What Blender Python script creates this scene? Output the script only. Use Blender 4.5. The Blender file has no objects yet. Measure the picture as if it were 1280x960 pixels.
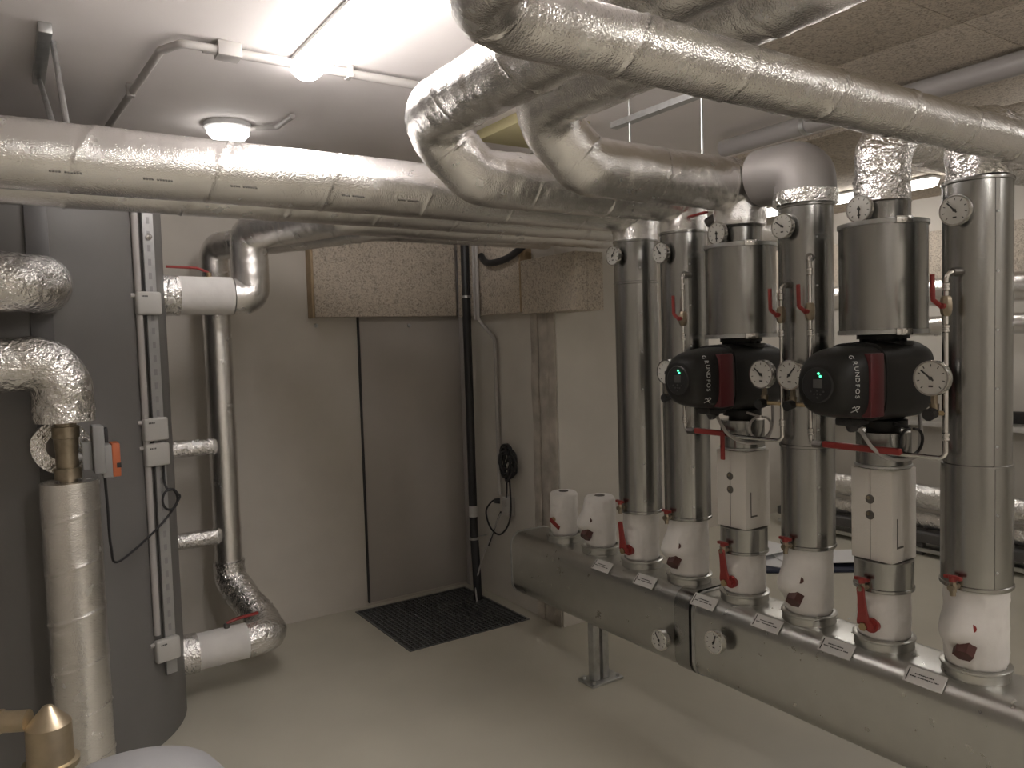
import bpy, bmesh, math, random
from mathutils import Vector, Matrix, noise
random.seed(4)
V = Vector
PI = math.pi
S = bpy.context.scene
COL = S.collection
WL = {}

# ------------------------------------------------------------------ materials
def mat(name, col, rough=.5, metal=0., var=.0, vscale=6., bump=0., bscale=60., bdist=.002, spec=.5, rvar=0., emit=None, estr=0., detail=4., voro=False):
    m = bpy.data.materials.new(name); m.use_nodes = True
    nt = m.node_tree; N = nt.nodes; L = nt.links
    b = N['Principled BSDF']
    b.inputs['Base Color'].default_value = (*col, 1)
    b.inputs['Roughness'].default_value = rough
    b.inputs['Metallic'].default_value = metal
    b.inputs['Specular IOR Level'].default_value = spec
    if emit:
        b.inputs['Emission Color'].default_value = (*emit, 1)
        b.inputs['Emission Strength'].default_value = estr
    tc = N.new('ShaderNodeNewGeometry')
    def nz(scale, det=4.):
        n = N.new('ShaderNodeTexNoise'); n.inputs['Scale'].default_value = scale; n.inputs['Detail'].default_value = det
        L.new(tc.outputs['Position'], n.inputs['Vector']); return n
    if var:
        n = nz(vscale)
        r = N.new('ShaderNodeMapRange'); r.inputs['From Min'].default_value = .3; r.inputs['From Max'].default_value = .7
        r.inputs['To Min'].default_value = 1 - var; r.inputs['To Max'].default_value = 1 + var
        L.new(n.outputs['Fac'], r.inputs['Value'])
        h = N.new('ShaderNodeHueSaturation'); h.inputs['Color'].default_value = (*col, 1)
        L.new(r.outputs['Result'], h.inputs['Value']); L.new(h.outputs['Color'], b.inputs['Base Color'])
    if rvar:
        n = nz(vscale * 1.7)
        r = N.new('ShaderNodeMapRange'); r.inputs['From Min'].default_value = .3; r.inputs['From Max'].default_value = .7
        r.inputs['To Min'].default_value = rough - rvar; r.inputs['To Max'].default_value = rough + rvar
        L.new(n.outputs['Fac'], r.inputs['Value']); L.new(r.outputs['Result'], b.inputs['Roughness'])
    if bump:
        if voro:
            n = N.new('ShaderNodeTexVoronoi'); n.inputs['Scale'].default_value = bscale
            L.new(tc.outputs['Position'], n.inputs['Vector']); o = n.outputs['Distance']
        else:
            n = nz(bscale, detail); o = n.outputs['Fac']
        bp = N.new('ShaderNodeBump'); bp.inputs['Strength'].default_value = bump; bp.inputs['Distance'].default_value = bdist
        L.new(o, bp.inputs['Height']); L.new(bp.outputs['Normal'], b.inputs['Normal'])
    return m

def woodwool(name, base, dark):
    m = mat(name, base, .95, bump=.8, bscale=90, bdist=.004)
    nt = m.node_tree; N = nt.nodes; L = nt.links; b = N['Principled BSDF']
    g = [n for n in N if n.type == 'NEW_GEOMETRY'][0]
    n = N.new('ShaderNodeTexNoise'); n.inputs['Scale'].default_value = 55; n.inputs['Detail'].default_value = 3; n.inputs['Distortion'].default_value = 2.
    L.new(g.outputs['Position'], n.inputs['Vector'])
    r = N.new('ShaderNodeValToRGB'); r.color_ramp.elements[0].position = .36; r.color_ramp.elements[0].color = (*dark, 1)
    r.color_ramp.elements[1].position = .5; r.color_ramp.elements[1].color = (*base, 1)
    e = r.color_ramp.elements.new(.8); e.color = (*[min(1, c * 1.25) for c in base], 1)
    L.new(n.outputs['Fac'], r.inputs['Fac']); L.new(r.outputs['Color'], b.inputs['Base Color'])
    return m

def foilmat(name, crinkle, weave):
    m = mat(name, (.86, .85, .84), .24, 1., rvar=.04, vscale=9)
    nt = m.node_tree; N = nt.nodes; L = nt.links; b = N['Principled BSDF']
    g = [n for n in N if n.type == 'NEW_GEOMETRY'][0]
    def tex(scale, det, dist=0.):
        n = N.new('ShaderNodeTexNoise'); n.inputs['Scale'].default_value = scale; n.inputs['Detail'].default_value = det; n.inputs['Distortion'].default_value = dist
        L.new(g.outputs['Position'], n.inputs['Vector']); return n.outputs['Fac']
    def ridge(src):
        # folded noise: sharp creases
        a = N.new('ShaderNodeMath'); a.operation = 'SUBTRACT'; a.inputs[1].default_value = .5; L.new(src, a.inputs[0])
        c = N.new('ShaderNodeMath'); c.operation = 'ABSOLUTE'; L.new(a.outputs[0], c.inputs[0]); return c.outputs[0]
    def bp(src, st, d, prev=None):
        q = N.new('ShaderNodeBump'); q.inputs['Strength'].default_value = st; q.inputs['Distance'].default_value = d
        L.new(src, q.inputs['Height'])
        if prev: L.new(prev.outputs['Normal'], q.inputs['Normal'])
        return q
    a = bp(ridge(tex(14, 2.)), 1., .010 * crinkle)
    c = bp(ridge(tex(55, 2.)), 1., .006 * crinkle, a)
    d = bp(tex(230, 1.), 1., .0011 * weave, c)
    L.new(d.outputs['Normal'], b.inputs['Normal'])
    return m

M = dict(
    foil=foilmat('foil_smooth', .11, 1.3),
    crink=foilmat('foil_crinkled', 1.7, .7),
    clad=mat('galvanised_cladding', (.38, .38, .37), .25, 1., var=.03, vscale=5, rvar=.02, bump=.08, bscale=3, bdist=.01),
    sheet=mat('manifold_sheet', (.52, .52, .50), .30, 1., var=.03, vscale=14, rvar=.03, bump=.04, bscale=4, bdist=.01),
    galv=mat('galvanised_steel', (.55, .56, .56), .38, 1., var=.12, vscale=30),
    chrome=mat('chrome', (.75, .74, .72), .18, 1.),
    dark_metal=mat('dark_fitting', (.16, .15, .14), .4, .8),
    brass=mat('brass', (.46, .36, .22), .33, 1., var=.1, vscale=40),
    oldbrass=mat('dull_bronze', (.34, .29, .22), .4, 1., var=.15, vscale=40),
    goldbrass=mat('gold_brass', (.50, .42, .30), .36, .9, var=.08, vscale=30),
    red=mat('red_plastic', (.27, .03, .026), .42),
    darkred=mat('dark_red_cap', (.085, .03, .025), .5),
    jacket=mat('white_valve_jacket', (.74, .72, .70), .75, var=.05, vscale=12, bump=.5, bscale=18, bdist=.006),
    foam=mat('white_foam', (.70, .67, .63), .9, bump=.35, bscale=150, bdist=.002),
    foamdark=mat('hole_dark', (.12, .11, .10), .9),
    white=mat('white_plastic', (.62, .61, .59), .4),
    dial=mat('dial_face', (.62, .61, .58), .35),
    black=mat('black_plastic', (.02, .02, .022), .45),
    pump=mat('pump_black', (.013, .013, .013), .45, spec=.35),
    pumpred=mat('pump_red_band', (.10, .016, .02), .4),
    castgrey=mat('cast_grey', (.13, .13, .13), .45, .5),
    ink=mat('ink', (.05, .05, .05), .7),
    print=mat('pale_print', (.22, .21, .20), .6),
    letter=mat('white_lettering', (.6, .6, .6), .5),
    led=mat('green_led', (.05, .6, .3), .4, emit=(.1, 1., .45), estr=1.6),
    paper=mat('paper', (.72, .72, .73), .8),
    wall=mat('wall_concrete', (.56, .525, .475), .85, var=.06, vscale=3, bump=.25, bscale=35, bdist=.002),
    walllit=mat('wall_concrete_lit', (.60, .57, .52), .85, var=.06, vscale=3, bump=.25, bscale=35, bdist=.002),  # lighter copy of the wall material, lamp light put into its colour
    ceil=mat('ceiling_paint', (.86, .82, .81), .8, var=.04, vscale=2, bump=.15, bscale=25, bdist=.002),
    door=mat('grey_panel', (.42, .39, .36), .6, var=.05, vscale=3),
    floor=mat('floor_epoxy', (.50, .475, .40), .42, var=.05, vscale=2.2, bump=.08, bscale=6, bdist=.01, rvar=.05),
    grate=mat('grating_steel', (.20, .205, .21), .5, .8),
    pit=mat('pit_dark', (.03, .03, .03), .9),
    wool=woodwool('wood_wool', (.52, .46, .385), (.31, .27, .23)),
    batten=mat('timber_batten', (.36, .27, .17), .7, var=.15, vscale=20),
    tank=mat('tank_jacket', (.155, .15, .145), .5, var=.04, vscale=3, bump=.3, bscale=5, bdist=.01),
    tankdark=mat('tank_closing_strip', (.09, .087, .087), .5),
    railm=mat('rail_galvanised', (.42, .42, .42), .45, .7, var=.06, vscale=30),
    boxm=mat('junction_box_grey', (.47, .46, .44), .5),
    actgrey=mat('actuator_grey', (.27, .27, .27), .5),
    orange=mat('actuator_orange', (.48, .13, .05), .5),
    conduit=mat('conduit_grey', (.42, .40, .385), .5),
    ceilpipe=mat('grey_pvc', (.36, .34, .33), .45),
    vessel=mat('vessel_white', (.33, .33, .34), .45),
    fixture=mat('lamp_housing', (.7, .7, .7), .5),
    tube=mat('lamp_diffuser', (.9, .9, .9), .5, emit=(1., .94, .90), estr=28.),
    tube2=mat('bulkhead_diffuser', (.9, .9, .9), .5, emit=(1., .95, .9), estr=9.),
    tubeb=mat('rear_fill_diffuser', (.9, .9, .9), .5, emit=(1., .95, .9), estr=52.),
    tubeb2=mat('rear_right_fill_diffuser', (.9, .9, .9), .5, emit=(1., .95, .9), estr=22.),
    tuber=mat('right_lamp_diffuser', (.9, .9, .9), .5, emit=(1., .95, .9), estr=8.5),
    tubef=mat('far_lamp_diffuser', (.9, .9, .9), .5, emit=(1., .95, .9), estr=14.),
    navy=mat('navy_cloth', (.03, .035, .06), .8),
    matte=mat('matte_insulation', (.30, .28, .27), .55, .35, bump=.3, bscale=12, bdist=.006),
    concrete=mat('rough_concrete_edge', (.46, .42, .37), .9, var=.22, vscale=9, bump=.9, bscale=14, bdist=.02),
    cable=mat('black_cable', (.018, .018, .02), .5),
)

# ------------------------------------------------------------------ object helpers
def wloc(o): return WL.get(o.name, V((0, 0, 0)))
def tagit(o, label=None, cat=None, group=None, kind=None):
    if label: o['label'] = label
    if cat: o['category'] = cat
    if group: o['group'] = group
    if kind: o['kind'] = kind
    return o
def thing(name, label, cat, loc, group=None):
    o = bpy.data.objects.new(name, None); COL.objects.link(o); o.location = loc; o.empty_display_size = .1
    WL[o.name] = V(loc); return tagit(o, label, cat, group)
def obj(name, bm, m, parent=None, origin=None, label=None, cat=None, group=None, kind=None, sharp=35):
    """link bm (verts given in world coordinates) as one mesh object"""
    if origin is None:
        xs = [v.co.copy() for v in bm.verts]
        lo = V((min(c.x for c in xs), min(c.y for c in xs), min(c.z for c in xs)))
        hi = V((max(c.x for c in xs), max(c.y for c in xs), max(c.z for c in xs)))
        origin = V(((lo.x + hi.x) / 2, (lo.y + hi.y) / 2, lo.z))
    origin = V(origin)
    bmesh.ops.translate(bm, verts=bm.verts, vec=-origin)
    bmesh.ops.recalc_face_normals(bm, faces=bm.faces)
    me = bpy.data.meshes.new(name)
    for f in bm.faces: f.smooth = True
    bm.to_mesh(me); bm.free()
    me.set_sharp_from_angle(angle=math.radians(sharp))
    ms = m if isinstance(m, (list, tuple)) else [m]
    for q in ms: me.materials.append(M[q] if isinstance(q, str) else q)
    o = bpy.data.objects.new(name, me); COL.objects.link(o)
    if parent is not None:
        o.parent = parent; o.location = origin - wloc(parent)
    else: o.location = origin
    WL[o.name] = origin
    return tagit(o, label, cat, group, kind)
def nb(): return bmesh.new()

# ------------------------------------------------------------------ geometry helpers
def box(bm, lo, hi, bev=0., seg=2, mi=0):
    lo = V(lo); hi = V(hi); c = (lo + hi) / 2; s = hi - lo
    r = bmesh.ops.create_cube(bm, size=1, matrix=Matrix.Translation(c) @ Matrix.Diagonal((s.x, s.y, s.z, 1)))
    vs = r['verts']
    if bev:
        es = list({e for v in vs for e in v.link_edges})
        rr = bmesh.ops.bevel(bm, geom=es, offset=bev, segments=seg, profile=.5, affect='EDGES')
        vs = list({v for f in rr['faces'] for v in f.verts} | {v for v in vs if v.is_valid})
    if mi:
        for f in {f for v in vs for f in v.link_faces}: f.material_index = mi
    return vs
def frame(d):
    d = V(d).normalized(); a = V((0, 0, 1)) if abs(d.z) < .9 else V((1, 0, 0))
    u = d.cross(a).normalized(); return u, d.cross(u).normalized(), d
def obox(bm, c, axes, half, bev=0., seg=2):
    """oriented box; axes = three unit vectors"""
    mt = Matrix.Identity(4)
    for i in range(3):
        for j in range(3): mt[j][i] = axes[i][j] * half[i] * 2
        mt[i][3] = c[i]
    r = bmesh.ops.create_cube(bm, size=1, matrix=mt)
    if bev:
        es = list({e for v in r['verts'] for e in v.link_edges})
        bmesh.ops.bevel(bm, geom=es, offset=bev, segments=seg, profile=.5, affect='EDGES')
def rings(bm, rs, cap0=True, cap1=True):
    """rs: list of vertex coordinate rings"""
    vr = [[bm.verts.new(c) for c in ring] for ring in rs]
    n = len(vr[0])
    for a, b in zip(vr, vr[1:]):
        for i in range(n): bm.faces.new((a[i], a[(i + 1) % n], b[(i + 1) % n], b[i]))
    if cap0: bm.faces.new(list(reversed(vr[0])))
    if cap1: bm.faces.new(vr[-1])
    return vr
def cyl(bm, p0, p1, r0, r1=None, n=24):
    p0 = V(p0); p1 = V(p1); r1 = r0 if r1 is None else r1
    u, v, d = frame(p1 - p0)
    rings(bm, [[p + (u * math.cos(2 * PI * i / n) + v * math.sin(2 * PI * i / n)) * r for i in range(n)] for p, r in ((p0, r0), (p1, r1))])
def lathe(bm, p0, d, prof, n=32, cap0=True, cap1=True, sq=0.):
    """prof: (distance along d, radius)"""
    p0 = V(p0); u, v, d = frame(d)
    def rr(a, r):
        if not sq: return r
        e = 2 + sq * 4
        return r * (abs(math.cos(a)) ** e + abs(math.sin(a)) ** e) ** (-1 / e)
    rings(bm, [[p0 + d * t + (u * math.cos(2 * PI * i / n) + v * math.sin(2 * PI * i / n)) * rr(2 * PI * i / n, max(r, .0004)) for i in range(n)] for t, r in prof], cap0, cap1)
def fillet(pts, rad, seg=8):
    pts = [V(p) for p in pts]; out = [pts[0]]
    for i in range(1, len(pts) - 1):
        a, b, c = pts[i - 1], pts[i], pts[i + 1]
        d0 = (a - b).normalized(); d1 = (c - b).normalized()
        R = rad[i - 1] if isinstance(rad, (list, tuple)) else rad
        ang = d0.angle(d1)
        t = min(R / math.tan(ang / 2), (a - b).length * .49, (c - b).length * .49)
        R = t * math.tan(ang / 2)
        bis = (d0 + d1).normalized(); ctr = b + bis * (R / math.sin(ang / 2))
        s0 = (b + d0 * t) - ctr; s1 = (b + d1 * t) - ctr
        tot = s0.angle(s1); ax = s0.cross(s1)
        if ax.length < 1e-9: out.append(b); continue
        ax.normalize()
        for k in range(seg + 1): out.append(ctr + Matrix.Rotation(tot * k / seg, 3, ax) @ s0)
    out.append(pts[-1]); return out
def densify(pts, step):
    out = [pts[0]]
    for a, b in zip(pts, pts[1:]):
        k = max(1, int((b - a).length / step))
        for j in range(1, k + 1): out.append(a.lerp(b, j / k))
    return out
def sweep(bm, pts, r, n=24, cap=True, rf=None):
    """sweep a circle along pts with parallel transport; rf(s, angle, point) adds to the radius"""
    pts = [V(p) for p in pts]
    q = [pts[0]]
    for p in pts[1:]:
        if (p - q[-1]).length > 1e-6: q.append(p)
    pts = q
    tang = []
    for i in range(len(pts)):
        a = pts[max(0, i - 1)]; b = pts[min(len(pts) - 1, i + 1)]
        tang.append((b - a).normalized())
    u, v, _ = frame(tang[0]); rs = []; s = 0
    for i, p in enumerate(pts):
        if i:
            s += (p - pts[i - 1]).length
            ax = tang[i - 1].cross(tang[i])
            if ax.length > 1e-8:
                u = Matrix.Rotation(tang[i - 1].angle(tang[i]), 3, ax.normalized()) @ u
        t = tang[i]; u = (u - t * u.dot(t)).normalized(); w = t.cross(u)
        ring = []
        for k in range(n):
            a = 2 * PI * k / n; rad = r
            dirn = u * math.cos(a) + w * math.sin(a)
            if rf: rad += rf(s, a, p + dirn * r)
            ring.append(p + dirn * rad)
        rs.append(ring)
    rings(bm, rs, cap, cap)
    return s
def cable(bm, pts, r, n=8, rad=.03):
    # smooth curve through the points
    P_ = [V(p) for p in pts]; out = []
    for i in range(len(P_) - 1):
        p0 = P_[max(0, i - 1)]; p1 = P_[i]; p2 = P_[i + 1]; p3 = P_[min(len(P_) - 1, i + 2)]
        for k in range(8):
            t = k / 8
            out.append(.5 * ((2 * p1) + (p2 - p0) * t + (2 * p0 - 5 * p1 + 4 * p2 - p3) * t * t + (3 * p1 - p0 - 3 * p2 + p3) * t ** 3))
    out.append(P_[-1]); sweep(bm, out, r, n)
def foilrf(period, amp, phase=0., ridge=.0032):
    def f(s, a, p):
        d = amp * noise.noise(p * 11.) + amp * .6 * noise.noise(p * 31.)
        # spiral foil tape seam
        t = ((s + phase) / period + .12 * math.sin(a + phase * 3)) % 1.
        dd = abs(t - .5) * period
        if dd < .0055: d += ridge * (1 - dd / .0055)
        if dd < .05: d += .003 * (1 - dd / .05) * noise.noise(p * 45.)
        return d
    return f
def foil_pipe(name, label, pts, r, rad, crinkle=.0015, period=.34, phase=0., m='foil', parent=None, group=None, n=44, step=.005, cat='pipe', seg=10):
    bm = nb(); path = densify(fillet(pts, rad, seg), step)
    sweep(bm, path, r, n, True, foilrf(period, crinkle, phase))
    return obj(name, bm, m, parent, label=label, cat=None if parent else cat, group=group, sharp=50)
def text_bm(bm, s, size, origin, right, up, extrude=.0006, align='CENTER'):
    cu = bpy.data.curves.new('t', 'FONT'); cu.body = s; cu.size = size; cu.extrude = extrude; cu.align_x = align; cu.align_y = 'CENTER'
    to = bpy.data.objects.new('t', cu); COL.objects.link(to)
    dg = bpy.context.evaluated_depsgraph_get(); me = bpy.data.meshes.new_from_object(to.evaluated_get(dg))
    right = V(right).normalized(); up = V(up).normalized(); nn = right.cross(up)
    mt = Matrix.Identity(4)
    for i, ax in enumerate((right, up, nn)):
        for j in range(3): mt[j][i] = ax[j]
    for j in range(3): mt[j][3] = origin[j]
    me.transform(mt); bm.from_mesh(me)
    bpy.data.objects.remove(to); bpy.data.curves.remove(cu); bpy.data.meshes.remove(me)

# ------------------------------------------------------------------ room shell
ZC = 2.65; YB = 4.4; XR = 6.1; XL = -2.2; YF = -2.6
def struct(name, bm, m, **k): return obj(name, bm, m, kind='structure', **k)
# floor with a pit under the grating
GX0, GX1, GY0, GY1 = 1.68, 2.44, 3.59, 4.34
b = nb()
xs = [XL, GX0, GX1, XR + .2]; ys = [YF, GY0, GY1, YB + .15]
for i in range(3):
    for j in range(3):
        if (i, j) == (1, 1): continue
        box(b, (xs[i], ys[j], -.12), (xs[i + 1], ys[j + 1], 0))
bmesh.ops.remove_doubles(b, verts=b.verts, dist=1e-5)
struct('floor', b, 'floor')
b = nb(); box(b, (GX0 - .01, GY0 - .01, -.3), (GX1 + .01, GY1 + .01, -.12)); struct('trim_1', b, 'pit')
b = nb(); box(b, (XL, YF, ZC), (XR + .2, YB + .15, ZC + .12)); struct('ceiling', b, 'ceil')
b = nb(); box(b, (XL, YB, 0), (XR + .2, YB + .15, ZC)); struct('wall_back', b, 'wall')
b = nb(); box(b, (XL - .15, YF, 0), (XL, YB + .15, ZC)); struct('wall_left', b, 'wall')
b = nb(); box(b, (XR, YF, 0), (XR + .15, YB, ZC)); struct('wall_right', b, 'walllit')
b = nb(); box(b, (XL, YF - .15, 0), (XR + .2, YF, ZC)); struct('wall_front', b, 'wall')
# wall block that juts from the back wall behind the manifold
b = nb(); box(b, (2.52, 3.37, 0), (3.62, YB, ZC)); struct('wall_middle', b, 'walllit')
b = nb()
for (y0, y1, d) in ((3.378, 3.44, .012), (3.445, 3.53, .006), (3.535, 3.60, .014)):
    g = nb(); box(g, (2.52 - d, y0, 0), (2.521, y1, 1.80), .003)
    bmesh.ops.subdivide_edges(g, edges=[e for e in g.edges if e.calc_length() > 1.], cuts=60)
    for v in g.verts:
        v.co.y += .006 * noise.noise(V((0, y0 * 9, v.co.z * 5))); v.co.x += .005 * noise.noise(V((3, y1 * 9, v.co.z * 7)))
    me = bpy.data.meshes.new('q'); g.to_mesh(me); g.free(); b.from_mesh(me); bpy.data.meshes.remove(me)
struct('trim_2', b, 'concrete')
# door-like grey panel in the back wall, with frame strip
b = nb(); box(b, (1.80, YB - .014, .02), (2.50, YB + .01, 1.80), .002); struct('door_1', b, 'door')
b = nb(); box(b, (1.788, YB - .02, .02), (1.797, YB + .01, 1.80), .001); struct('trim_3', b, 'ink')
b = nb(); box(b, (2.49, YB - .05, 0), (2.518, YB, 2.2), .003); struct('trim_4', b, 'conduit')

# wood wool boards on the ceiling of the far side
def panel(name, lo, hi, m, label, cat, bev=.004):
    bm = nb(); box(bm, lo, hi, bev); return obj(name, bm, m, label=label, cat=cat)
bx = [1.55, 2.75, 3.95, 5.15, XR]
pos = ['above the leftmost elbow pipes', 'above the big foil elbows of the risers', 'above the far grey ceiling pipe', 'above the far right corner']
rows = [(.75, 1.35, 'near row'), (1.355, 1.95, 'second row')]
for j, (y0, y1, rn) in enumerate(rows):
    for i in range(4):
        bm = nb(); box(bm, (bx[i] + .001, y0, ZC - .025), (bx[i + 1] - .001, y1 + .004, ZC), .003)
        tagit(obj('ceiling_board', bm, 'wool'), 'wood wool ceiling board, %s, %s' % (rn, pos[i]), 'board', 'wood wool boards on the ceiling')
for i, (y0, y1) in enumerate(((1.955, 2.75), (2.755, 3.55), (3.555, YB - .005))):
    bm = nb(); box(bm, (3.65, y0, ZC - .025), (XR - .005, y1, ZC), .003)
    tagit(obj('ceiling_board', bm, 'wool'), 'large wood wool ceiling board behind the risers, %s' % ('nearest the risers', 'middle of three', 'along the back wall')[i], 'board', 'wood wool boards on the ceiling')

b = nb(); box(b, (2.02, 2.92, ZC - .05), (2.42, 3.32, ZC), .004); obj('ceiling_board', b, mat('yellowish_board', (.52, .47, .27), .8), label='small yellowish board on the ceiling seen between the two thick foil elbows', cat='board')
# wood wool insulation boxes along the wall heads
t = thing('insulation_board', 'long wood wool board along the top of the back wall above the grey panel', 'board', (2., 4.36, 1.77), 'insulation boards at the wall head')
b = nb(); box(b, (1.50, 4.325, 1.775), (2.44, YB, 2.45), .003); obj('board_face', b, 'wool', t)
b = nb(); box(b, (1.49, 4.315, 1.77), (1.505, YB, 2.45), .002); obj('edge_batten', b, 'batten', t)
t = thing('insulation_board', 'short wood wool board on the wall beside the black downpipe', 'board', (2.48, 3.8, 1.77), 'insulation boards at the wall head')
b = nb(); box(b, (2.45, 3.60, 1.765), (2.52, 4.31, 2.45), .003); obj('board_face', b, 'wool', t)
b = nb(); box(b, (2.44, 3.585, 1.765), (2.52, 3.598, 2.45), .002); obj('edge_batten', b, 'batten', t)
t = thing('insulation_board', 'wood wool box wrapping the wall corner left of the clad risers', 'board', (2.6, 3.3, 1.755), 'insulation boards at the wall head')
b = nb()
box(b, (2.44, 3.09, 1.752), (2.518, 3.582, 2.05), .003)
box(b, (2.519, 3.09, 1.75), (2.625, 3.368, 2.05), .003)
obj('board_face', b, 'wool', t)
b = nb(); box(b, (5.0, YB - .10, 1.95), (XR - .005, YB, 2.6), .003)
obj('insulation_board', b, 'wool', label='wood wool band on the far wall seen under the distant lamp', cat='board', group='insulation boards at the wall head')
b = nb(); box(b, (XR - .1, .6, 1.9), (XR, YB - .105, 2.35), .003)
obj('insulation_board', b, 'wool', label='wood wool band on the far right wall at the photo edge', cat='board', group='insulation boards at the wall head')
for k, (x, z) in enumerate(((1.536, 1.728), (2.13, 1.72))):
    b = nb(); cyl(b, (x, YB, z), (x, YB - .012, z), .012, .011, 16); cyl(b, (x, YB - .012, z), (x, YB - .02, z), .006, .006, 8)
    if k: 
        b.free(); b = nb(); cyl(b, (x, YB - .014, z), (x, YB - .026, z), .012, .011, 16); cyl(b, (x, YB - .026, z), (x, YB - .034, z), .006, .006, 8)
    obj('wall_anchor', b, 'galv', label=('steel wall anchor on the pale wall at the left board end', 'steel wall anchor on the grey panel under the long board')[k], cat='anchor', group='wall anchors')

# floor grating
t = thing('floor_grating', 'dark steel grating let into the floor at the back wall', 'grating', ((GX0 + GX1) / 2, (GY0 + GY1) / 2, 0))
b = nb()
for (lo, hi) in (((GX0, GY0, -.03), (GX1, GY0 + .012, .004)), ((GX0, GY1 - .012, -.03), (GX1, GY1, .004)), ((GX0, GY0 + .012, -.03), (GX0 + .012, GY1 - .012, .004)), ((GX1 - .012, GY0 + .012, -.03), (GX1, GY1 - .012, .004))): box(b, lo, hi)
obj('grating_frame', b, 'grate', t)
b = nb(); nx = 26
for i in range(1, nx):
    x = GX0 + .012 + (GX1 - GX0 - .024) * i / nx; box(b, (x - .0035, GY0 + .012, -.028), (x + .0035, GY1 - .012, .001))
for i in range(1, nx):
    y = GY0 + .012 + (GY1 - GY0 - .024) * i / nx; box(b, (GX0 + .012, y - .003, -.018), (GX1 - .012, y + .003, .0005))
obj('bearing_bars', b, 'grate', t)

# ------------------------------------------------------------------ lamps
def tube_lamp(x, y0, y1, m, label, z=ZC, w=.06, d=.07, flip=False):
    t = thing('ceiling_lamp', label, 'lamp', (x, (y0 + y1) / 2, z - d), 'linear ceiling lamps')
    bm = nb(); box(bm, (x - w * 1.06, y0 - .004, z - .017), (x + w * 1.06, y1 + .004, z), .005); obj('housing', bm, 'fixture', t)
    bm = nb(); n = 20; rs = []
    L_ = y1 - y0
    for s, k in ((0, .6), (.012, .9), (.035, 1), (L_ - .035, 1), (L_ - .012, .9), (L_, .6)):
        ring = []
        for i in range(n):
            a = 2 * PI * i / n
            zz = math.sin(a); 
            ring.append(V((x + math.cos(a) * w * k, y0 + s, z - .016 + min(0, zz) * (d - .016) * k - max(0, zz) * .0005)))
        rs.append(ring)
    rings(bm, rs); obj('diffuser', bm, m, t)
    return t
tube_lamp(.985, 1.33, 2.84, 'tube', 'glowing white tube lamp on the ceiling above the left foil pipe')
tube_lamp(.985, -1.9, -.4, 'tubeb', 'unseen tube lamp added as fill light behind the viewer, left one')  # unseen fill lamp, added to brighten the lower parts of the room
tube_lamp(3.0, -2.1, -.6, 'tubeb2', 'unseen tube lamp added as fill light behind the viewer, right one')  # second unseen lamp, added for more fill from behind the camera
tube_lamp(5.25, 2.75, 4.2, 'tubef', 'distant glowing tube lamp seen between the clad risers', z=ZC - .03)
tube_lamp(4.3, .3, 1.8, 'tuber', 'glowing tube lamp on the ceiling right of the risers', z=ZC - .03)
t = thing('bulkhead_lamp', 'small glowing bulkhead lamp on the ceiling behind the left foil pipe', 'lamp', (.93, 3.75, ZC - .07))
b = nb(); lathe(b, (.93, 3.75, ZC), (0, 0, -1), [(0, .108), (.02, .108), (.025, .10)]); obj('housing', b, 'fixture', t)
b = nb(); lathe(b, (.93, 3.75, ZC - .025), (0, 0, -1), [(0, .095), (.02, .092), (.04, .075), (.05, .045), (.052, .01)]); obj('diffuser', b, 'tube2', t)

# ceiling conduits
def simple_tube(name, pts, r, m, rad=.04, parent=None, n=16, **k):
    bm = nb(); sweep(bm, fillet(pts, rad, 6), r, n); return obj(name, bm, m, parent, **k)
t = thing('ceiling_conduit', 'pale angled conduit on the ceiling left of the tube lamp', 'conduit', (.6, 3., ZC))
simple_tube('conduit_run', [(.43, 4.3, ZC - .03), (.50, 2.86, ZC - .03), (.55, 2.76, ZC - .03), (.66, 2.76, ZC - .03)], .014, 'conduit', .03, t)
simple_tube('conduit_run', [(.62, 2.78, ZC - .025), (1.9, 2.78, ZC - .025)], .017, 'conduit', .03, t)
b = nb(); box(b, (.66, 2.74, ZC - .05), (.74, 2.81, ZC), .004); obj('clip', b, 'conduit', t)
b = nb(); box(b, (1.13, 2.755, ZC - .045), (1.15, 2.805, ZC), .003); obj('clip', b, 'conduit', t)
b = nb(); box(b, (.455, 3.35, ZC - .05), (.485, 3.38, ZC), .003); obj('clip', b, 'conduit', t)
simple_tube('ceiling_conduit', [(.98, 3.73, ZC - .02), (1.12, 3.62, ZC - .02), (1.13, 3.42, ZC - .02)], .012, 'conduit', .03, label='short bent conduit on the ceiling beside the bulkhead lamp', cat='conduit')
# hanger on the left
t = thing('pipe_hanger', 'perforated steel ceiling bracket with two struts above the left foil pipe', 'bracket', (.18, 3.1, ZC))
b = nb(); box(b, (.145, 2.86, ZC - .035), (.185, 3.42, ZC - .001), .003)
obj('channel', b, 'galv', t)
b = nb(); cyl(b, (.165, 3.36, ZC - .03), (.16, 2.52, 2.20), .009, n=10); obj('strut', b, 'galv', t)
b = nb(); cyl(b, (.19, 2.95, ZC - .03), (.19, 2.54, 2.20), .009, n=10); obj('strut', b, 'galv', t)
# grey pipe on the ceiling to the right
t = thing('ceiling_pipe', 'grey plastic pipe along the ceiling above the risers', 'pipe', (3.2, 2.2, ZC - .1))
b = nb(); sweep(b, [V((3.2, .5, ZC - .075)), V((3.2, 2.78, ZC - .075))], .043, 24); obj('pipe_run', b, 'ceilpipe', t)
for y in (1.32, 2.28):
    b = nb(); cyl(b, (3.2, y - .012, ZC - .075), (3.2, y + .012, ZC - .075), .048); box(b, (3.192, y - .006, ZC - .04), (3.208, y + .006, ZC - .026)); obj('clamp', b, 'galv', t)
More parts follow.
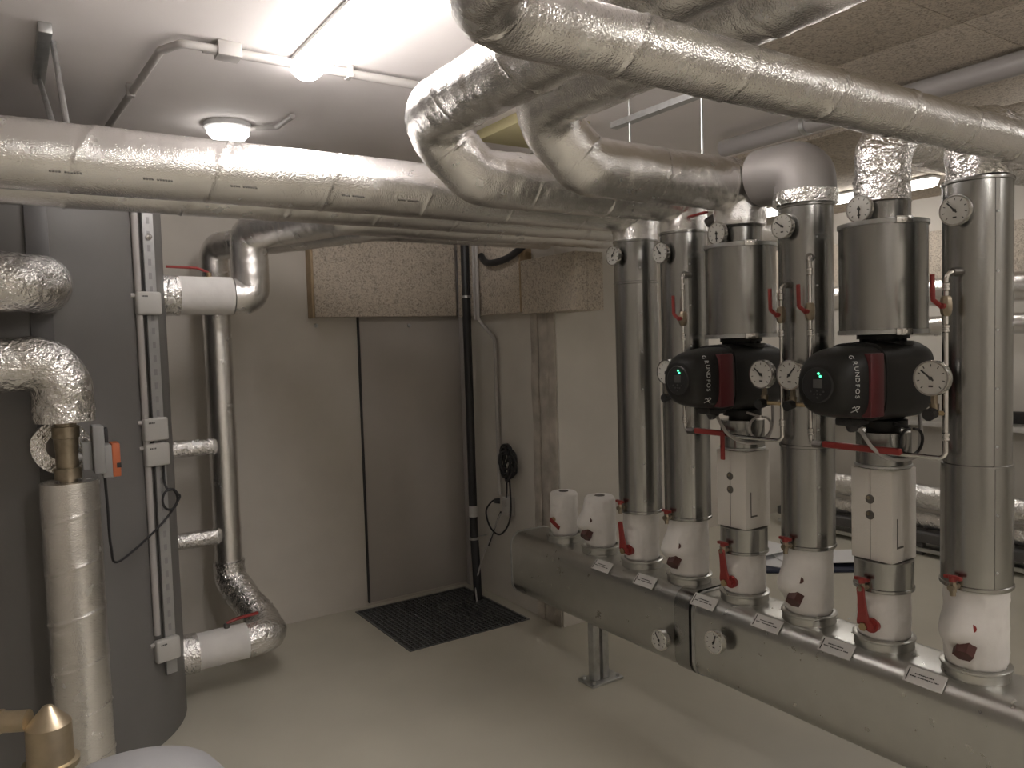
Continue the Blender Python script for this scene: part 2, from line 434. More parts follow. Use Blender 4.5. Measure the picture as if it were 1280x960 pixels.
# hanging steel rail with threaded rods
t = thing('hanging_rail', 'galvanised channel rail under the ceiling with threaded rods', 'rail', (2.3, 2.3, 2.52))
b = nb(); box(b, (2.235, 2.02, 2.505), (2.275, 2.56, 2.509)); box(b, (2.235, 2.02, 2.509), (2.238, 2.56, 2.53)); box(b, (2.272, 2.02, 2.509), (2.275, 2.56, 2.53)); obj('channel', b, 'galv', t)
b = nb(); cyl(b, (2.255, 2.06, 2.20), (2.255, 2.06, ZC), .005, n=8); obj('threaded_rod', b, 'galv', t)
b = nb(); cyl(b, (2.255, 2.46, 2.20), (2.255, 2.46, ZC), .005, n=8); obj('threaded_rod', b, 'galv', t)

# ------------------------------------------------------------------ overhead foil pipes
ZB = 2.148; RB = .092
def marks(parent, y, z, r, xs):
    for x in xs:
        bm = nb(); a = math.radians(215)
        for k in range(11):
            if k == 4: continue
            x0 = x + k * .0072
            for da in (0,):
                p = V((0, math.cos(a), math.sin(a))); tt = V((0, -math.sin(a), math.cos(a)))
                c = V((x0, y, z)) + p * (r + .0028)
                obox(bm, c, (V((1, 0, 0)), tt, p), (.0028, .0019, .0003))
        obj('printed_mark', bm, 'print', parent)
g_ = 'parallel foil pipes overhead'
p3 = foil_pipe('foil_pipe', 'frontmost foil pipe of the overhead bundle, running from the left edge to the first riser', [(-1.6, 2.49, ZB), (2.3, 2.49, ZB), (2.3, 2.49, 2.01)], RB + .004, .10, phase=.16, group=g_, period=.36)
marks(p3, 2.49, ZB, RB + .004, (.13, .36, .60, .95, 1.15))
foil_pipe('foil_pipe', 'second foil pipe of the overhead bundle, just behind the front one', [(-1.6, 2.77, ZB), (3.9, 2.77, ZB), (3.9, 2.77, ZC - .026)], RB, .12, phase=.05, group=g_)
foil_pipe('foil_pipe', 'foil pipe rising from the white jacket on the tank into the overhead bundle', [(.90, 3.7, 1.85), (.985, 3.7, 1.85), (.985, 3.7, ZB), (1.20, 3.05, ZB), (2.66, 3.05, ZB)], .085, [.085, .07, .12], crinkle=.003, phase=.2, group=g_)
foil_pipe('foil_pipe', 'rearmost foil pipe of the overhead bundle, nearest the wood wool boards', [(.925, 4.15, 1.9), (.925, 4.15, ZB - .02), (1.44, 3.27, ZB), (2.40, 3.27, ZB)], .072, [.07, .12], phase=.11, group=g_)
g2 = 'large foil elbow pipes'
foil_pipe('foil_pipe', 'thick foil pipe with the bright rounded elbow, dropping left of the other elbow', [(1.148, -.9, 2.315), (1.148, 2.21, 2.315), (1.34, 2.21, ZB), (2.3, 2.21, ZB), (2.3, 2.21, 2.01)], .094, [.12, .12, .10], crinkle=.004, phase=.02, group=g2)
foil_pipe('foil_pipe', 'thick foil pipe with the duller elbow, ending above the far pump', [(1.375, -.9, 2.315), (1.375, 1.925, 2.315), (1.57, 1.925, ZB), (2.3, 1.925, ZB), (2.3, 1.925, 2.0)], .094, [.12, .12, .10], crinkle=.004, phase=.22, group=g2)
b = nb(); sweep(b, densify(fillet([(2.3, 1.828, ZB + .01), (2.3, 1.645, ZB + .01), (2.3, 1.645, 2.04)], .10), .02), .10, 40, True, foilrf(.5, .003))
obj('insulated_elbow', b, 'matte', label='matte grey insulated elbow over the third clad riser', cat='pipe', sharp=50)
b = nb(); sweep(b, densify([V((2.3, 1.645, 2.031)), V((2.3, 1.645, 2.075))], .008), .104, 40, True, foilrf(.05, .006)); obj('foil_cuff', b, 'crink', bpy.data.objects['insulated_elbow'])
foil_pipe('foil_pipe', 'slim foil pipe crossing nearest the camera at the top right', [(.557, -1.2, 2.087), (.557, .98, 2.087), (5.3, .98, 2.087)], .054, .13, crinkle=.002, period=.27, phase=.1)

# ------------------------------------------------------------------ manifold
XM0, XM1, ZM0, ZM1 = 2.165, 2.435, .275, .60
def prof(g=0., rc=.065):
    pts = []
    for cx, cz, a0 in ((XM1 - rc, ZM1 - rc, 0), (XM0 + rc, ZM1 - rc, 90), (XM0 + rc, ZM0 + rc, 180), (XM1 - rc, ZM0 + rc, 270)):
        for k in range(9):
            a = math.radians(a0 + k * 90 / 8); pts.append((cx + (rc + g) * math.cos(a), cz + (rc + g) * math.sin(a)))
    return pts
def msect(bm, y0, y1, g=0., n=1):
    p = prof(g); rings(bm, [[V((x, y0 + (y1 - y0) * k / n, z)) for x, z in p] for k in range(n + 1)])
def thermo_dial(parent, c, r, nrm, nang=40., depth=.02, name='thermometer', ticks=9, m2='chrome'):
    """round instrument facing nrm: housing > dial, needle"""
    c = V(c); nrm = V(nrm).normalized()
    bm = nb(); lathe(bm, c - nrm * depth, nrm, [(0, r * .9), (.003, r), (depth, r), (depth + .003, r * .985), (depth + .003, r * .9), (depth - .001, r * .89)], 32)
    h = obj(name, bm, m2, parent)
    bm = nb(); lathe(bm, c - nrm * .0005, nrm, [(0, r * .89), (.0012, r * .89)], 32)
    obj('dial', bm, 'dial', h)
    up = V((0, 0, 1)); up = (up - nrm * up.dot(nrm)).normalized(); rt = up.cross(nrm).normalized()
    bm = nb(); a = math.radians(nang)
    d = (up * math.cos(a) + rt * math.sin(a)); q = nrm.cross(d)
    obox(bm, c + nrm * .003 + d * r * .25, (d, q, nrm), (r * .45, r * .045, .0006)); cyl(bm, c + nrm * .001, c + nrm * .005, r * .10, n=12)
    obj('needle', bm, 'ink', h)
    bm = nb()
    for k in range(ticks):
        a = math.radians(-135 + 270 * k / (ticks - 1)); d = up * math.cos(a) + rt * math.sin(a); q = nrm.cross(d)
        obox(bm, c + nrm * .0012 + d * r * .72, (d, q, nrm), (r * .07, r * .025, .0004))
    obox(bm, c + nrm * .0012 - up * r * .45, (rt, up, nrm), (r * .12, r * .05, .0004))
    obj('scale_marks', bm, 'ink', h)
    return h
def plate(parent, y, w=.115):
    # tag plate resting on the rounded upper front edge
    rc = .065; a = math.radians(135); nrm = V((math.cos(a), 0, math.sin(a))); up = V((math.sin(a), 0, -math.cos(a)))
    up = V((math.sin(math.radians(45)), 0, math.cos(math.radians(45)))); rt = V((0, -1, 0))
    c = V((XM0 + rc, y, ZM1 - rc)) + nrm * (rc + .005)
    bm = nb(); obox(bm, c, (rt, up, nrm), (w / 2, .026, .002), .0008, 1)
    o = obj('name_plate', bm, 'white', parent)
    bm = nb(); rnd = random.Random(int(y * 1000))
    def line(u0, u1, v, h):
        u = u0
        while u < u1:
            l = rnd.uniform(.003, .006); obox(bm, c + rt * (u + l / 2) + up * v + nrm * .0023, (rt, up, nrm), (l / 2, h, .0003)); u += l + .0012
    line(-.030, .024, .006, .0016); line(-.042, -.028, -.003, .0018); line(-.018, .022, -.003, .0016); line(.028, .040, -.003, .0018)
    obox(bm, c - rt * .049 + nrm * .0023, (rt, up, nrm), (.0016, .020, .0003))
    obj('print', bm, 'ink', o)
    bm = nb(); obox(bm, c - nrm * .004, (rt, up, nrm), (w / 2 - .01, .012, .002)); obj('plate_bracket', bm, 'galv', o)
RY = [3.05, 2.77, 2.489, 2.209, 1.925, 1.645, 1.37, 1.091]; RX = 2.3
for si, (y0, y1, lab) in enumerate(((2.085, 3.34, 'far half of the sheet-metal distribution manifold, beside the floor grating'), (.86, 2.066, 'near half of the sheet-metal distribution manifold, cut by the right photo edge'))):
    t = thing('distribution_manifold', lab, 'manifold', (2.3, (y0 + y1) / 2, 0), 'distribution manifold halves')
    b = nb(); msect(b, y0, y1, 0., 6); obj('casing', b, 'sheet', t)
    if si == 0:
        b = nb(); msect(b, y0 - .003, y0 + .075, .004); obj('joint_band', b, 'clad', t)
        b = nb(); msect(b, y1 - .008, y1 + .004, .003); obj('end_rim', b, 'galv', t)
    else:
        b = nb(); msect(b, y1 - .012, y1 + .002, .004); obj('end_rim', b, 'galv', t)
        b = nb(); msect(b, .858, .905, .004); obj('joint_band', b, 'clad', t)
    for y in ((2.62, 2.345) if si == 0 else (2.02, 1.73, 1.46, 1.175)): plate(t, y)
    gy, gz, na = ((2.20, .395, -35), (1.915, .475, 20))[si]
    b = nb(); cyl(b, (XM0 + .002, gy, gz), (XM0 - .03, gy, gz), .018); s_ = obj('thermometer_stem', b, 'dark_metal', t)
    thermo_dial(t, (XM0 - .05, gy, gz), .043, (-1, 0, 0), na, .022)
    # top seam
    for k in range(6 if si == 0 else 5):
        b = nb(); yy = y0 + .1 + k * .2; cyl(b, (XM1 - .03, yy, ZM1 - .0005), (XM1 - .03, yy, ZM1 + .002), .004, n=8)
        if k < 4: obj('rivet', b, 'galv', t)
        else: b.free()
    for yl in ((2.74,) if si == 0 else (1.22,)):
        b = nb()
        for dx in (-.045, .01): box(b, (2.225 + dx + .02, yl - .02, .012), (2.262 + dx + .02, yl + .02, ZM0 + .006), .003)
        l = obj('leg', b, 'galv', t)
        b = nb(); box(b, (2.165, yl - .055, 0), (2.35, yl + .055, .012), .002)
        obj('foot_plate', b, 'galv', l)
        b = nb()
        for dx in (2.185, 2.33):
            for dy in (-.035, .035): cyl(b, (dx, yl + dy, .012), (dx, yl + dy, .024), .009, n=6)
        obj('anchor_bolts', b, 'galv', l)

# ------------------------------------------------------------------ valve jackets on the manifold
ORD = ['farthest', 'second farthest', 'third farthest', 'fourth from the far end', 'fourth from the near end', 'third nearest', 'second nearest', 'nearest']
under = ['bare on top, leftmost', 'bare on top, second from left', 'under the first clad riser', 'under the second clad riser', 'under the far pump with its foam box', 'under the third clad riser', 'under the near pump with its foam box', 'under the nearest riser']
def jacket(i):
    y = RY[i]; lever = i % 2 == 0; top = (.845, .865, .842, .862, .785, .862, .785, .862)[i]
    r0 = (.068, .073, .077, .080, .078, .080, .078, .082)[i]
    lab = 'white valve jacket with %s, %s' % ('a red lever' if lever else 'a dark red strainer cap', under[i])
    t = thing('valve_jacket', lab, 'valve', (RX, y, ZM1), 'white valve jackets on the manifold')
    # collar
    rc = .091
    b = nb(); lathe(b, (RX, y, ZM1 - .004), (0, 0, 1), [(0, rc - .004), (.006, rc - .002), (.012, rc - .003), (.028, rc - .003), (.032, rc + .002), (.037, rc + .002), (.040, rc - .004), (.040, rc - .012), (.03, rc - .014)], 40)
    obj('collar', b, 'sheet', t)
    # jacket body
    b = nb(); n = 56; m_ = 34; z0 = ZM1 + .028; rs = []
    th0 = math.radians(188)
    for k in range(m_ + 1):
        f = k / m_; z = z0 + (top - z0) * f; ring = []
        for j in range(n):
            a = 2 * PI * j / n; r = r0
            if f < .12: r -= .010 * (1 - f / .12) ** 2
            da = (a - th0 + PI) % (2 * PI) - PI
            dz = (z - (z0 + .075))
            if not lever:
                da2 = (a - math.radians(176) + PI) % (2 * PI) - PI
                r += .052 * math.exp(-(da2 / .62) ** 2 - ((dz - .04) / .052) ** 2)
                r += .010 * math.exp(-(da2 / .5) ** 2 - ((dz - .10) / .03) ** 2)
            else:
                r += .008 * math.exp(-(da / .5) ** 2 - ((dz - .005) / .03) ** 2)
                r -= .007 * math.exp(-(da / .35) ** 2 - ((dz - .065) / .014) ** 2)
            if i < 2 and f > .93: r -= .012 * ((f - .93) / .07) ** 2
            p = V((math.cos(a) * 7, math.sin(a) * 7 + i * 5, z * 26))
            r += .0035 * noise.noise(p) + .002 * noise.noise(p * 2.3)
            ring.append(V((RX + r * math.cos(a), y + r * math.sin(a), z)))
        rs.append(ring)
    rings(b, rs); obj('jacket', b, 'jacket', t, sharp=60)
    if i < 2:
        b = nb(); cyl(b, (RX, y, top - .002), (RX, y, top + .002), .024); obj('open_pipe_end', b, 'foamdark', t)
    if lever:
        d = V((math.cos(th0), math.sin(th0), 0)); zz = z0 + (.085 if i == 0 else .055)
        c = V((RX, y, zz)) + d * (r0 + .012)
        side = V((0, 0, 1)).cross(d)
        if i == 0:
            h = nb(); e = c + side * .05 - V((0, 0, .028)); s0 = c
            cyl(h, c - d * .03, c + d * .008, .013, n=16)
            obj('valve_spindle', h, 'brass', t)
            h = nb(); dd = (e - c).normalized(); obox(h, (c + e) / 2 + d * .012, (dd, d.cross(dd), d), (.036, .010, .004), .003); obj('lever', h, 'red', t)
        else:
            h = nb(); cyl(h, c - d * .03, c + d * .005, .023, n=20); cyl(h, c + d * .005, c + d * .018, .014, n=12); obj('valve_hub', h, 'red', t)
            h = nb(); base = c - side * .018 + d * .012; tip = V((base.x, base.y, 0)) - side * .006 + V((0, 0, zz + .125)) + d * .012
            dd = (tip - base).normalized(); q = d.cross(dd).normalized()
            rs = []
            for f, w in ((0, .020), (.08, .021), (.3, .015), (.7, .0115), (.95, .0115), (1, .006)):
                p = base.lerp(tip, f); nn = q.cross(dd)
                rs.append([p + q * w + nn * .005, p - q * w + nn * .005, p - q * w - nn * .005, p + q * w - nn * .005])
            rings(h, rs); bmesh.ops.bevel(h, geom=list(h.edges), offset=.002, segments=1, affect='EDGES'); obj('lever', h, 'red', t)
            h = nb(); cyl(h, base - d * .002 - V((0, 0, .004)), base + d * .012 - V((0, 0, .004)), .013, n=6); obj('lever_nut', h, 'brass', t)
    else:
        a = math.radians(190); d = V((math.cos(a) * .7, math.sin(a) * .7, -.62)).normalized()
        c = V((RX, y, z0 + .070)) + V((math.cos(a), math.sin(a), 0)) * (r0 + .026)
        h = nb(); cyl(h, c - d * .04, c + d * .016, .030, .027, 6); obj('strainer_cap', h, 'darkred', t)
        a = math.radians(200); d = V((math.cos(a), math.sin(a), .3)).normalized(); c = V((RX, y, z0 + .135)) + V((math.cos(a), math.sin(a), 0)) * (r0 + .016)
        h = nb(); cyl(h, c - d * .02, c + d * .010, .013, .012, 12); obj('test_plug', h, 'red' if i == 7 else 'darkred', t)
    if i >= 2:
        # little drain cock with tee handle just below the cladding
        a = math.radians(176); d = V((math.cos(a), math.sin(a), 0)); c = V((RX, y, (.842, .862, .842, .862, .842, .862, .842, .862)[i] + .012)) + d * ((.094 if i not in (4, 6) else .088) + .004)
        if i in (4, 6): c.z = .80
        if i == 2: c.z = .868
        h = nb(); cyl(h, c - d * .03, c + d * .03, .009, n=12); cyl(h, c + d * .016 - V((0, 0, .012)), c + d * .016 + V((0, 0, .022)), .011, .009, 6); cyl(h, c + d * .016 - V((0, 0, .024)), c + d * .016 - V((0, 0, .010)), .008, n=12)
        obj('drain_cock', h, 'oldbrass', t)
        s = V((0, 0, 1)).cross(d); q = c + d * .016 + V((0, 0, .028))
        h = nb(); obox(h, q, (s, d, V((0, 0, 1))), (.024, .007, .005), .002); cyl(h, q - V((0, 0, .012)), q + V((0, 0, .004)), .010, .012, 12); obj('drain_handle', h, 'red', t)
for i in range(8): jacket(i)

# ------------------------------------------------------------------ clad risers
def seam(bm, z, r, y):
    lathe(bm, (RX, y, z - .006), (0, 0, 1), [(0, r + .0002), (.002, r + .0035), (.006, r + .0038), (.010, r + .0035), (.012, r + .0002)], 48, False, False)
def clad(i, r, z0, z1, seams, lab, rl=None, tz=1.95, na=40):
    y = RY[i]
    t = thing('clad_riser', lab, 'pipe', (RX, y, z0), 'sheet-metal clad riser pipes')
    zs = [z0] + seams + [z1]
    for k, (a, c) in enumerate(zip(zs, zs[1:])):
        rr = rl if (rl and k == 0) else r
        b = nb(); lathe(b, (RX, y, a), (0, 0, 1), [(0, rr), ((c - a) * .25, rr), ((c - a) * .5, rr), ((c - a) * .75, rr), (c - a - .001, rr)], 64)
        # vertical lap joint
        an = math.radians(238); d = V((math.cos(an), math.sin(an), 0)); s = V((-d.y, d.x, 0))
        obox(b, V((RX, y, (a + c) / 2)) + d * rr, (d, s, V((0, 0, 1))), (.0014, .006, (c - a) / 2 - .002))
        sh = obj('cladding_shell', b, 'clad', t)
        b = nb(); q = a + .06
        while q < c - .03:
            e = V((RX, y, q)) + d * (rr + .001); cyl(b, e, e + d * .003, .0035, n=8); q += .16
        obj('screws', b, 'galv', sh)
    for z in [z0 + .008] + seams + [z1 - .004]:
        b = nb(); seam(b, z, rl if (rl and z < (seams[0] if seams else 0)) else r, y)
        obj('swage_ring', b, 'clad', t)
    b = nb(); cyl(b, (RX - r + .01, y, tz), (RX - r - .03, y, tz), .012); obj('thermometer_stem', b, 'dark_metal', t)
    thermo_dial(t, (RX - r - .036, y, tz), .042, (-1, 0, 0), na, .014)
    return t
clad(2, .094, .842, 2.015, [1.835], 'first clad riser from the far end, a seam near its top', tz=1.95, na=35)
clad(3, .093, .862, 2.015, [], 'second clad riser from the far end, left of the far pump', tz=1.93, na=-35)
clad(5, .089, .862, 2.03, [1.215], 'third clad riser, standing between the two pumps', tz=1.955, na=-55)
clad(7, .087, .862, 2.01, [1.212], 'nearest clad riser at the right, the widest in the photo', rl=.091, tz=1.92, na=-42)
# foil above risers 8, 7, 5
def foilup(i, pts, r, lab, rad=.11): return foil_pipe('foil_elbow', lab, pts, r, rad, crinkle=.006, period=.16, m='crink', group='crinkled foil elbows over the risers')
foilup(7, [(RX, RY[7], 2.012), (RX, RY[7] + .012, 2.15), (4.6, RY[7] + .03, 2.15)], .078, 'crinkled foil elbow over the nearest clad riser, running off to the right', .10)
foilup(6, [(RX, RY[6], 1.995), (RX, RY[6], 2.21), (4.6, RY[6], 2.21)], .080, 'crinkled foil elbow over the near pump canister', .10)
#foilup(4, [(RX, RY[4], 1.998), (RX, RY[4], 2.16), (3.4, RY[4], 2.16)], .075, 'crinkled foil elbow over the far pump canister', .10)
# small valve body above the second riser
t = thing('vent_valve', 'small grey vent valve with red lever above the second clad riser', 'valve', (2.27, 2.02, 2.04))
b = nb(); cyl(b, (2.27, 2.05, 2.03), (2.27, 1.99, 2.05), .02, n=14); cyl(b, (2.27, 1.99, 2.05), (2.27, 1.98, 2.10), .014, n=12); obj('valve_body', b, 'dark_metal', t)
b = nb(); obox(b, (2.235, 2.07, 2.062), (V((.2, .97, 0)).normalized(), V((.97, -.2, 0)).normalized(), V((0, 0, 1))), (.055, .009, .004), .002); obj('lever', b, 'red', t)

# ------------------------------------------------------------------ pumps
def pump(i, lab, dy=0.):
    y = RY[i]; zc = 1.447
    where = 'far' if i == 4 else 'near'
    # canister above
    t = thing('metal_canister', 'wide polished sheet-metal canister over the %s pump' % where, 'canister', (RX, y, 1.588), 'canisters above the pumps')
    r = .127
    b = nb(); lathe(b, (RX, y, 1.590), (0, 0, 1), [(0, .10), (0.0001, r), (.34, r), (.3401, .10)], 64); obj('shell', b, 'clad', t)
    for z in (1.595, 1.925):
        b = nb(); lathe(b, (RX, y, z - .007), (0, 0, 1), [(0, r), (.001, r + .004), (.013, r + .004), (.014, r)], 64, False, False); rim = obj('rim_band', b, 'galv', t)
        a = math.radians(236); d = V((math.cos(a), math.sin(a), 0)); s = V((-d.y, d.x, 0))
        h = nb(); obox(h, V((RX, y, z)) + d * (r + .008), (s, V((0, 0, 1)), d), (.024, .010, .004), .002); obox(h, V((RX, y, z)) + d * (r + .012) + s * .004, (s, V((0, 0, 1)), d), (.012, .005, .003), .001); obj('clip', h, 'chrome', rim)
    b = nb(); lathe(b, (RX, y, 1.930), (0, 0, 1), [(0, .080), (.060, .080), (.063, .0825), (.066, .080)], 48); obj('neck', b, 'clad', t)
    b = nb(); cyl(b, (RX - .07, y, 1.965), (RX - .115, y, 1.965), .012); obj('thermometer_stem', b, 'dark_metal', t)
    thermo_dial(t, (RX - .125, y, 1.968), .042, (-1, 0, 0), 178 if i == 4 else 178, .014)
    # pump
    t = thing('circulation_pump', lab, 'pump', (RX, y, 1.30), 'black circulation pumps')
    PT = [(-.335, .060, .058), (-.332, .066, .065), (-.322, .073, .076), (-.305, .081, .087), (-.27, .090, .097), (-.23, .096, .104), (-.19, .099, .108), (-.155, .100, .110), (-.150, .097, .106)]
    def sring(x, ry, rz, e=4., n=56):
        out = []
        for k in range(n):
            a = 2 * PI * k / n; q = (abs(math.cos(a)) ** e + abs(math.sin(a)) ** e) ** (-1 / e)
            out.append(V((x, y + ry * q * math.cos(a), zc + rz * q * math.sin(a))))
        return out
    b = nb(); rings(b, [sring(RX + x, ry, rz, 2.2 + 1.8 * min(1, max(0, (x + .335) / .10))) for x, ry, rz in PT]); obj('motor_housing', b, 'pump', t)
    def surf(u, z):
        # near flank of the housing
        for (a, ya, za), (c, yc, zc_) in zip(PT, PT[1:]):
            if a <= u <= c:
                f = (u - a) / (c - a); ry = ya + (yc - ya) * f; rz = za + (zc_ - za) * f; break
        else: ry, rz = .1, .104
        e = 2.2 + 1.8 * min(1, max(0, (u + .335) / .10))
        return V((RX + u, y - ry * max(0, 1 - min(1, abs(z / rz)) ** e) ** (1 / e), zc + z))
    b = nb(); rings(b, [sring(RX + x, ry, rz) for x, ry, rz in ((-.149, .097, .112), (-.147, .101, .118), (-.02, .102, .121), (.08, .101, .120), (.135, .090, .105), (.14, .07, .08))]); obj('insulating_shell', b, 'pump', t)
    b = nb(); box(b, (RX - .232, y - .103, zc - .098), (RX - .165, y - .07, zc + .088), .004); obj('red_panel', b, 'pumpred', t, label='dark red side panel')
    b = nb(); lathe(b, (RX + .095, y, zc + .01), (1, 0, 0), [(0, .098), (.03, .094), (.06, .08), (.09, .055), (.10, .03)], 40); obj('volute', b, 'castgrey', t)
    b = nb()
    lathe(b, (RX, y, zc + .105), (0, 0, 1), [(0, .085), (.014, .085), (.015, .055), (.022, .055), (.0221, .076), (.038, .076)], 32)
    for k in range(6):
        a = k * PI / 3 + .3; c = V((RX + .062 * math.cos(a), y + .062 * math.sin(a), zc + .117)); cyl(b, c, c + V((0, 0, .012)), .009, n=6)
    obj('upper_flange', b, 'pump', t)
    b = nb(); lathe(b, (RX, y, zc - .162), (0, 0, 1), [(0, .05), (.014, .05), (.015, .070), (.036, .070), (.037, .055), (.06, .08)], 32); obj('lower_flange', b, 'pump', t)
    b = nb(); cyl(b, (RX - .17, y, zc - .118), (RX - .155, y, zc - .14), .022, n=16); box(b, (RX - .21, y - .03, zc - .130), (RX - .12, y + .03, zc - .105), .006); obj('connector_block', b, 'black', t)
    # control face at the nose: lights, display, keys
    fx = RX - .336
    f = nb(); lathe(f, (fx + .001, y, zc), (-1, 0, 0), [(0, .052), (.003, .048)], 36); fc = obj('control_face', f, 'black', t)
    b = nb()
    for yy, zz in ((-.006, .034), (-.012, .026)): bmesh.ops.create_uvsphere(b, u_segments=8, v_segments=6, radius=.0036, matrix=Matrix.Translation((fx - .003, y + yy, zc + zz)))
    obj('status_leds', b, 'led', fc, label='two small glowing green lights')
    b = nb(); box(b, (fx - .0045, y - .018, zc - .008), (fx - .002, y + .012, zc + .018), .001); obj('display', b, 'castgrey', fc)
    b = nb()
    for yy, zz in ((.018, -.018), (-.022, -.018), (-.002, -.016), (-.002, -.026), (-.002, -.036), (-.012, -.026), (.008, -.026)): cyl(b, (fx - .005, y + yy, zc + zz), (fx - .001, y + yy, zc + zz), .0026, n=8)
    obj('keypad', b, 'castgrey', fc)
    # lettering down the near flank
    b = nb(); u = -.278
    def nrm_at(u, z):
        a = surf(u + .006, z) - surf(u - .006, z); c = surf(u, z + .004) - surf(u, z - .004); n_ = a.cross(c); n_.normalize()
        return n_ if n_.y < 0 else -n_
    for k, ch in enumerate('GRUNDFOS'):
        z = .078 - k * .0160; n_ = nrm_at(u, z); rt = V((0, 0, -1)); rt = (rt - n_ * rt.dot(n_)).normalized(); up = n_.cross(rt).normalized()
        text_bm(b, ch, .0205, surf(u, z) + n_ * .0016, rt, up, .0006)
    obj('lettering', b, 'letter', t)
    b = nb(); u0 = -.270; z0_ = -.072
    def stroke(pts, w): cable(b, [surf(u0 + p_, z0_ + q_) + V((-.0006, -.0012, 0)) for p_, q_ in pts], w, 6)
    stroke([(-.009, .009), (-.003, .004), (.004, -.004), (.011, -.008)], .0013)
    stroke([(-.008, -.008), (-.001, -.002), (.006, .003), (.007, .008), (.001, .010), (-.003, .007)], .0013)
    stroke([(-.013, .005), (-.009, .009)], .0011)
    obj('emblem', b, 'letter', t)
    # sheet metal cup below
    t2 = thing('metal_cup', 'short sheet-metal cup under the %s pump' % where, 'cup', (RX, y, 1.172), 'cups under the pumps')
    b = nb(); lathe(b, (RX, y, 1.172), (0, 0, 1), [(0, .080), (.112, .080), (.112, .070)], 48); obj('shell', b, 'clad', t2)
    b = nb(); lathe(b, (RX, y, 1.174), (0, 0, 1), [(0, .0805), (.002, .0835), (.008, .0835), (.010, .0805)], 48, False, False); obj('rim', b, 'galv', t2)
    # pump cables
    b = nb()
    cable(b, [(RX - .16, y - .02, zc - .14), (RX - .15, y - .06, zc - .20), (RX - .09, y - .085, zc - .235), (RX - .0, y - .10, zc - .235), (RX + .07, y - .08, zc - .19), (RX + .10, y - .06, zc - .10)], .006)
    obj('power_cable', b, 'conduit', t)
    b = nb()
    pts = [(RX - .06, y - .07, zc - .13)]
    for k in range(13):
        a = math.radians(90 + 30 * k); pts.append((RX - .03 + .055 * math.cos(a), y - .100 - .0012 * k, zc - .185 + .040 * math.sin(a)))
    b2 = [V(p) for p in pts]; cable(b, b2, .0045)
    obj('coiled_cable', b, 'cable' if i == 6 else 'conduit', t)
    # foam box
    t3 = thing('foam_box', 'white square foam box with two round holes, under the %s pump' % where, 'box', (RX, y, .885), 'square foam boxes under the pumps')
    h = .068; z0, z1 = .882, 1.170
    b = nb(); box(b, (RX - h, y - h, z0), (RX + h, y + h, z1), .003)
    # slanted underside like the photo: lower the far edge slightly
    bd = obj('foam_block', b, 'foam', t3)
    b = nb(); cyl(b, (RX - h + .001, y + .004, z0), (RX - h - .0006, y + .004, z0), .0005); box(b, (RX - h - .0008, y + .002, z0 + .002), (RX - h + .001, y + .0035, z1 - .002)); obj('split_line', b, 'foamdark', t3)
    for z in (1.035, 1.085):
        b = nb(); cyl(b, (RX - h - .0009, y + .004, z - .01), (RX - h + .002, y + .004, z - .01), .0145, n=24); ho = obj('hole', b, 'foamdark', t3)
        b = nb(); cyl(b, (RX - h - .003, y + .008, z - .006), (RX - h - .0009, y + .008, z - .006), .006, n=12); obj('port_plug', b, 'oldbrass', ho)
    b = nb(); yy = y - h; box(b, (RX - h + .026, yy - .001, .93), (RX - h + .030, yy + .001, 1.02)); box(b, (RX - h + .026, yy - .001, .926), (RX - h + .062, yy + .001, .932)); obj('angle_slot', b, 'foamdark', t3)
    b = nb(); lathe(b, (RX, y, .785), (0, 0, 1), [(0, .088), (.002, .090), (.010, .090), (.012, .0865), (.095, .0865), (.0955, .06)], 48)
    t4 = thing('metal_band', 'wide sheet-metal band between foam box and %s valve jacket' % ('the far pump\'s' if i == 4 else 'the near pump\'s'), 'band', (RX, y, .785), 'sheet bands under the foam boxes')
    obj('band_shell', b, 'clad', t4)
pump(4, 'black circulation pump on the far line, lettered in white, between the first and third risers')
pump(6, 'black circulation pump on the near line, lettered in white, left of the nearest riser')

# ------------------------------------------------------------------ bypass lines with gauges
def ball_valve(t, c, hand=1):
    c = V(c)
    b = nb(); lathe(b, c - V((0, 0, .028)), (0, 0, 1), [(0, .010), (.008, .0145), (.012, .015), (.020, .0165), (.036, .0165), (.044, .015), (.05, .0145), (.056, .010)], 8); v = obj('ball_valve', b, 'oldbrass', t)
    b = nb(); cyl(b, c, c + V((-.026, 0, 0)), .008, n=12)
    p0 = c + V((-.024, .002, 0)); p1 = c + V((-.027, hand * .022, .018)); p2 = c + V((-.027, hand * .024, .088))
    sweep(b, fillet([p0, p1, p2], .008), .0065, 10)
    obj('lever', b, 'red', v)
def gauge(t, c, na, knobside=-1):
    c = V(c)
    thermo_dial(t, c, .050, (-1, 0, 0), na, .022, 'pressure_gauge')
    b = nb(); x = c.x + .018
    cyl(b, (x, c.y, c.z - .045), (x, c.y, c.z - .072), .010, n=6); cyl(b, (x, c.y, c.z - .072), (x, c.y, c.z - .105), .013, .011, 12)
    k = obj('gauge_cock', b, 'oldbrass', t)
    b = nb(); cyl(b, (x - .005, c.y, c.z - .098), (x - .034, c.y, c.z - .102), .016, .0175, 10); obj('gauge_knob', b, 'black', k)
